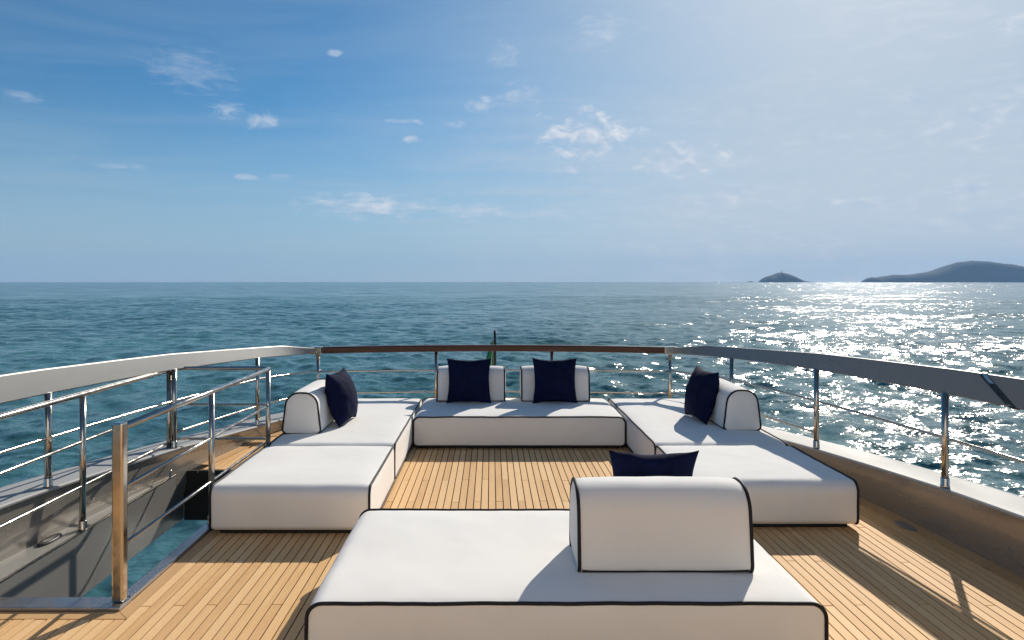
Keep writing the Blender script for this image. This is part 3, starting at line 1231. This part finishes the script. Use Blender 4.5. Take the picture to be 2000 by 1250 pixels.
def daybed(x0, x1, y0, y1, axis, label, seed, top=SEAT_H):
    """axis: direction normal to the piped faces"""
    cx, cy = (x0 + x1) / 2, (y0 + y1) / 2
    root = thing('daybed_module', label, 'daybed', (cx, cy, 0), 0, 'white daybed modules')
    wx, wy = x1 - x0, y1 - y0
    w, L = (wy, wx) if axis == 'x' else (wx, wy)
    prof = rounded_profile(w, 0.035, top - 0.012, 0.075, 0.045)
    me, loops = stuffed('cushion', prof, L - 0.02, 0.016, 0.012, axis, seed)
    c = put('cushion', me, 'white_fabric', root)
    for lp in loops:
        put('piping', tube('piping', lp, 0.0093, 8, True), 'piping', c)
    put('shade_plinth', box_mesh('shade_plinth', -wx / 2 + 0.06, wx / 2 - 0.06, -wy / 2 + 0.06, wy / 2 - 0.06, 0.002, 0.045), 'dark_base', root)  # inset base coloured black to give the shadow under the seat
    return root


daybed(-0.86, 1.56, 3.08, 4.36, 'y', 'large white daybed module nearest the viewer, with dark piping', 1.0)
daybed(-2.05, -0.875, 4.83, 6.085, 'x', 'square white daybed module beside the stairwell railing on the left', 2.0)
daybed(-2.05, -0.875, 6.095, 8.55, 'x', 'long white daybed module on the left carrying a bolster and navy pillow', 3.0)
daybed(-0.86, 1.485, 7.33, 8.56, 'y', 'white daybed module along the stern between the two side modules', 4.0)
daybed(1.50, 2.74, 4.95, 6.10, 'x', 'square white daybed module on the right with bare top', 5.0)
daybed(1.50, 2.74, 6.11, 8.55, 'x', 'long white daybed module on the right carrying a bolster and navy pillow', 6.0)


def bolster(cx, cy, L, axis, label, seed, w=0.375, h=0.405, z=SEAT_H - 0.008, rotz=0.0):
    root = thing('bolster', label, 'bolster', (cx, cy, z), rotz, 'white bolster backrests')
    prof = bolster_profile(w, h)
    me, loops = stuffed('cushion', prof, L - 0.03, 0.010, 0.016, axis, seed)
    c = put('cushion', me, 'white_fabric', root)
    for lp in loops:
        put('piping', tube('piping', lp, 0.0093, 8, True), 'piping', c)
    for sg in (-1, 1):      # seam along the foot of each long side
        a, zz3 = sg * (w / 2 - 0.012), 0.020
        l2 = L / 2 - 0.03
        pts = [(s * l2, a, zz3) if axis == 'x' else (a, s * l2, zz3) for s in np.linspace(-1, 1, 8)]
        put('piping', tube('piping', pts, 0.008, 8), 'piping', c)
    return root


bolster(0.887, 3.555, 0.905, 'x', 'white bolster on the nearest daybed module, seen from behind', 11.0, h=0.425)
bolster(-1.845, 6.92, 0.90, 'y', 'white bolster on the left daybed module behind a leaning pillow', 12.0)
bolster(2.505, 7.07, 0.90, 'y', 'white bolster on the right daybed module behind a leaning pillow', 13.0)
bolster(-0.248, 8.36, 0.86, 'x', 'left one of the two white bolsters on the stern module', 14.0, h=0.42, w=0.36)
bolster(0.795, 8.36, 0.86, 'x', 'right one of the two white bolsters on the stern module', 15.0, h=0.42, w=0.36)


def pillow_mesh(size, thick, seed, conc=0.10):
    n = 30
    s = size / 2
    verts, faces = [], []
    idx = {}
    for side in (1, -1):
        for i in range(n + 1):
            for j in range(n + 1):
                u, v = i / n * 2 - 1, j / n * 2 - 1
                # finer rows near the rim
                u = math.copysign(abs(u) ** 0.8, u)
                v = math.copysign(abs(v) ** 0.8, v)
                edge = i in (0, n) or j in (0, n)
                if edge and side == -1:
                    idx[(side, i, j)] = idx[(1, i, j)]
                    continue
                x = s * u * (1 - conc * (1 - v * v) * abs(u) ** 3)
                y = s * v * (1 - conc * (1 - u * u) * abs(v) ** 3)
                prof = max(0.0, (1 - u ** 2)) ** 0.55 * max(0.0, (1 - v ** 2)) ** 0.55
                rad = math.hypot(u, v)
                wr = mnoise.noise(Vector((u * 1.6 + seed, v * 1.6, side))) * 0.10 + mnoise.noise(Vector((u * 4 + seed, v * 4, side * 3))) * 0.05
                ridge = 0.06 * mnoise.noise(Vector((math.atan2(v, u) * 3.0 + seed, rad * 0.8, side))) * min(1.0, rad)
                t_ = thick / 2 * prof * (1 + wr + ridge)
                idx[(side, i, j)] = len(verts)
                verts.append((x, y + 0.012 * mnoise.noise(Vector((u * 2 + seed, v * 2, 9))), side * t_))
        for i in range(n):
            for j in range(n):
                q = (idx[(side, i, j)], idx[(side, i + 1, j)], idx[(side, i + 1, j + 1)], idx[(side, i, j + 1)])
                faces.append(q if side == 1 else q[::-1])
    return mesh_from('pillow', verts, faces, True)


def pillow(cx, cy, face_az, lean, label, seed, size=0.545, thick=0.17, conc=0.105, z=SEAT_H + 0.005, roll=0.0, sink=0.0):
    """face_az: azimuth (from +Y towards +X) the front faces; lean: degrees back from upright"""
    me = pillow_mesh(size, thick, seed, conc)
    o = put('pillow', me, 'navy_fabric')
    fa = R(face_az)
    f = Vector((math.sin(fa), math.cos(fa), 0))
    up = Vector((0, 0, 1))
    ln = R(lean)
    nrm = (f * math.cos(ln) + up * math.sin(ln)).normalized()
    vv = (up * math.cos(ln) - f * math.sin(ln)).normalized()
    uu = vv.cross(nrm)
    M = Matrix((uu, vv, nrm)).transposed()
    M = M @ Matrix.Rotation(R(roll), 3, 'Z')
    # rest the lowest point on the seat
    zmin = min((M @ v.co).z for v in me.vertices)
    o.rotation_euler = M.to_euler()
    o.location = (cx, cy, z - zmin - sink)
    tag(o, label, 'pillow', 'navy pillows')
    return o


pillow(-0.268, 8.09, 180, 8, 'navy pillow on the left stern bolster', 1.3)
pillow(0.775, 8.09, 180, 8, 'navy pillow on the right stern bolster', 4.1)
pillow(-1.565, 6.98, 96, 14, 'navy pillow leaning on the left side bolster', 7.7, size=0.56, thick=0.27)
pillow(2.25, 7.12, 264, 14, 'navy pillow leaning on the right side bolster', 9.2, size=0.56, thick=0.27)
pillow(0.935, 3.87, 0, 12, 'navy pillow with only its top showing behind the nearest bolster', 12.4, size=0.52, thick=0.19, conc=0.14)

# ------------------------------------------------------------------ flagstaff and flag
fs = thing('flagstaff', 'thin dark flagstaff rising behind the stern rail', 'flagstaff', (XC + 0.015, 9.33, 0.12))
put('staff', lathe('staff', [(0.020, 0.0), (0.019, 0.9), (0.016, 1.05)], 14), 'black_rubber', fs)
put('socket', lathe('socket', [(0.045, -0.005), (0.045, 0.02), (0.028, 0.03), (0.028, 0.16)], 14), 'steel', fs)
verts, faces, mats = [], [], []
NU, NV = 36, 16
for i in range(NU + 1):
    u = i / NU
    for j in range(NV + 1):
        v = j / NV
        # hoist at the staff, cloth hanging in tight folds away from it
        spread = (0.03 + 0.19 * v) * (1.0 if u <= 1 / 3 else 0.25)
        fold = u * 3.0
        tri = abs((fold % 2) - 1)
        x = -0.022 - spread * (1 - tri) - 0.01 * u
        y = 0.05 * u + 0.015 * math.sin(fold * 3 + v * 3)
        z = 0.90 - 0.62 * v - 0.06 * u
        verts.append((x, y, z))
for i in range(NU):
    for j in range(NV):
        a = i * (NV + 1) + j
        faces.append((a, a + 1, a + NV + 2, a + NV + 1))
        mats.append(0 if i <= NU // 3 + 1 else (1 if i < 2 * NU // 3 else 2))
me = mesh_from('flag', verts, faces, True)
for nm in ('flag_green', 'flag_white', 'flag_red'):
    me.materials.append(MATS[nm])
me.polygons.foreach_set('material_index', mats)
fl = put('flag', me, None, None, (XC + 0.015, 9.33, 0.12))
tag(fl, 'green edge of a flag hanging limp at the stern', 'flag')

# ------------------------------------------------------------------ small deck fittings
def oval(name, a, b, h, label, cat, loc, rotz, mat, rim_mat):
    root = thing(name, label, cat, loc, rotz)
    def ring(sa, sb, z):
        return [(sa * math.cos(2 * math.pi * k / 28), sb * math.sin(2 * math.pi * k / 28), z) for k in range(28)]
    put('rim', sweep('rim', [ring(a, b, 0.0), ring(a, b, h * 0.6), ring(a * 0.94, b * 0.92, h), ring(a * 0.8, b * 0.74, h)], True), rim_mat, root)
    put('lid', sweep('lid', [ring(a * 0.79, b * 0.73, 0.0), ring(a * 0.79, b * 0.73, h * 0.8), ring(a * 0.5, b * 0.4, h * 1.05)], True), mat, root)
    return root


oval('deck_drain', 0.105, 0.045, 0.010, 'dark oval drain in the deck beside the right bulwark', 'drain', (3.135, 5.03, 0.001), R(94), 'panel_dark', 'panel_dark')
oval('deck_filler', 0.115, 0.040, 0.018, 'pale oval fitting on the ledge left of the stairwell', 'fitting', (-3.13, 4.72, 0.010), R(88), 'ledge_paint', 'black_rubber')
oval('deck_filler', 0.05, 0.028, 0.02, 'small round fitting on the ledge behind the tall corner post', 'fitting', (-3.10, 5.55, 0.010), R(88), 'steel', 'white_plastic')

# ------------------------------------------------------------------ unseen block added behind the viewer to bounce sunlight; sea haze
dh = put('bounce_deckhouse', box_mesh('bounce_deckhouse', -3.3, 3.38, -5.5, -1.6, -0.05, 5.6, 0.03), 'cream_paint')
tag(dh, 'unseen cream cabin block added to bounce sunlight onto the shaded cushions', 'bounce_deckhouse', kind='structure')
for k in range(3):
    pn = put('pane', box_mesh('pane', -1.2 + k * 0.82, -0.42 + k * 0.82, -1.62, -1.58, 0.05, 2.1, 0.006), 'dark_glass', dh)

hz = put('haze', box_mesh('haze', -9800, 9800, -9800, 9800, SEA - 3.0, 320.0), None)
hm = bpy.data.materials.new('haze')
hm.use_nodes = True
ht = NT(hm.node_tree)
hv = ht.n('ShaderNodeVolumePrincipled')
hv.inputs['Color'].default_value = (0.36, 0.62, 1.0, 1)
hv.inputs['Density'].default_value = 6.5e-5
hv.inputs['Anisotropy'].default_value = 0.1
ho = ht.n('ShaderNodeOutputMaterial')
ht.link(hv.outputs[0], ho.inputs['Volume'])
hz.data.materials.append(hm)
tag(hz, 'thin bluish sea haze over the water', 'haze', kind='stuff')
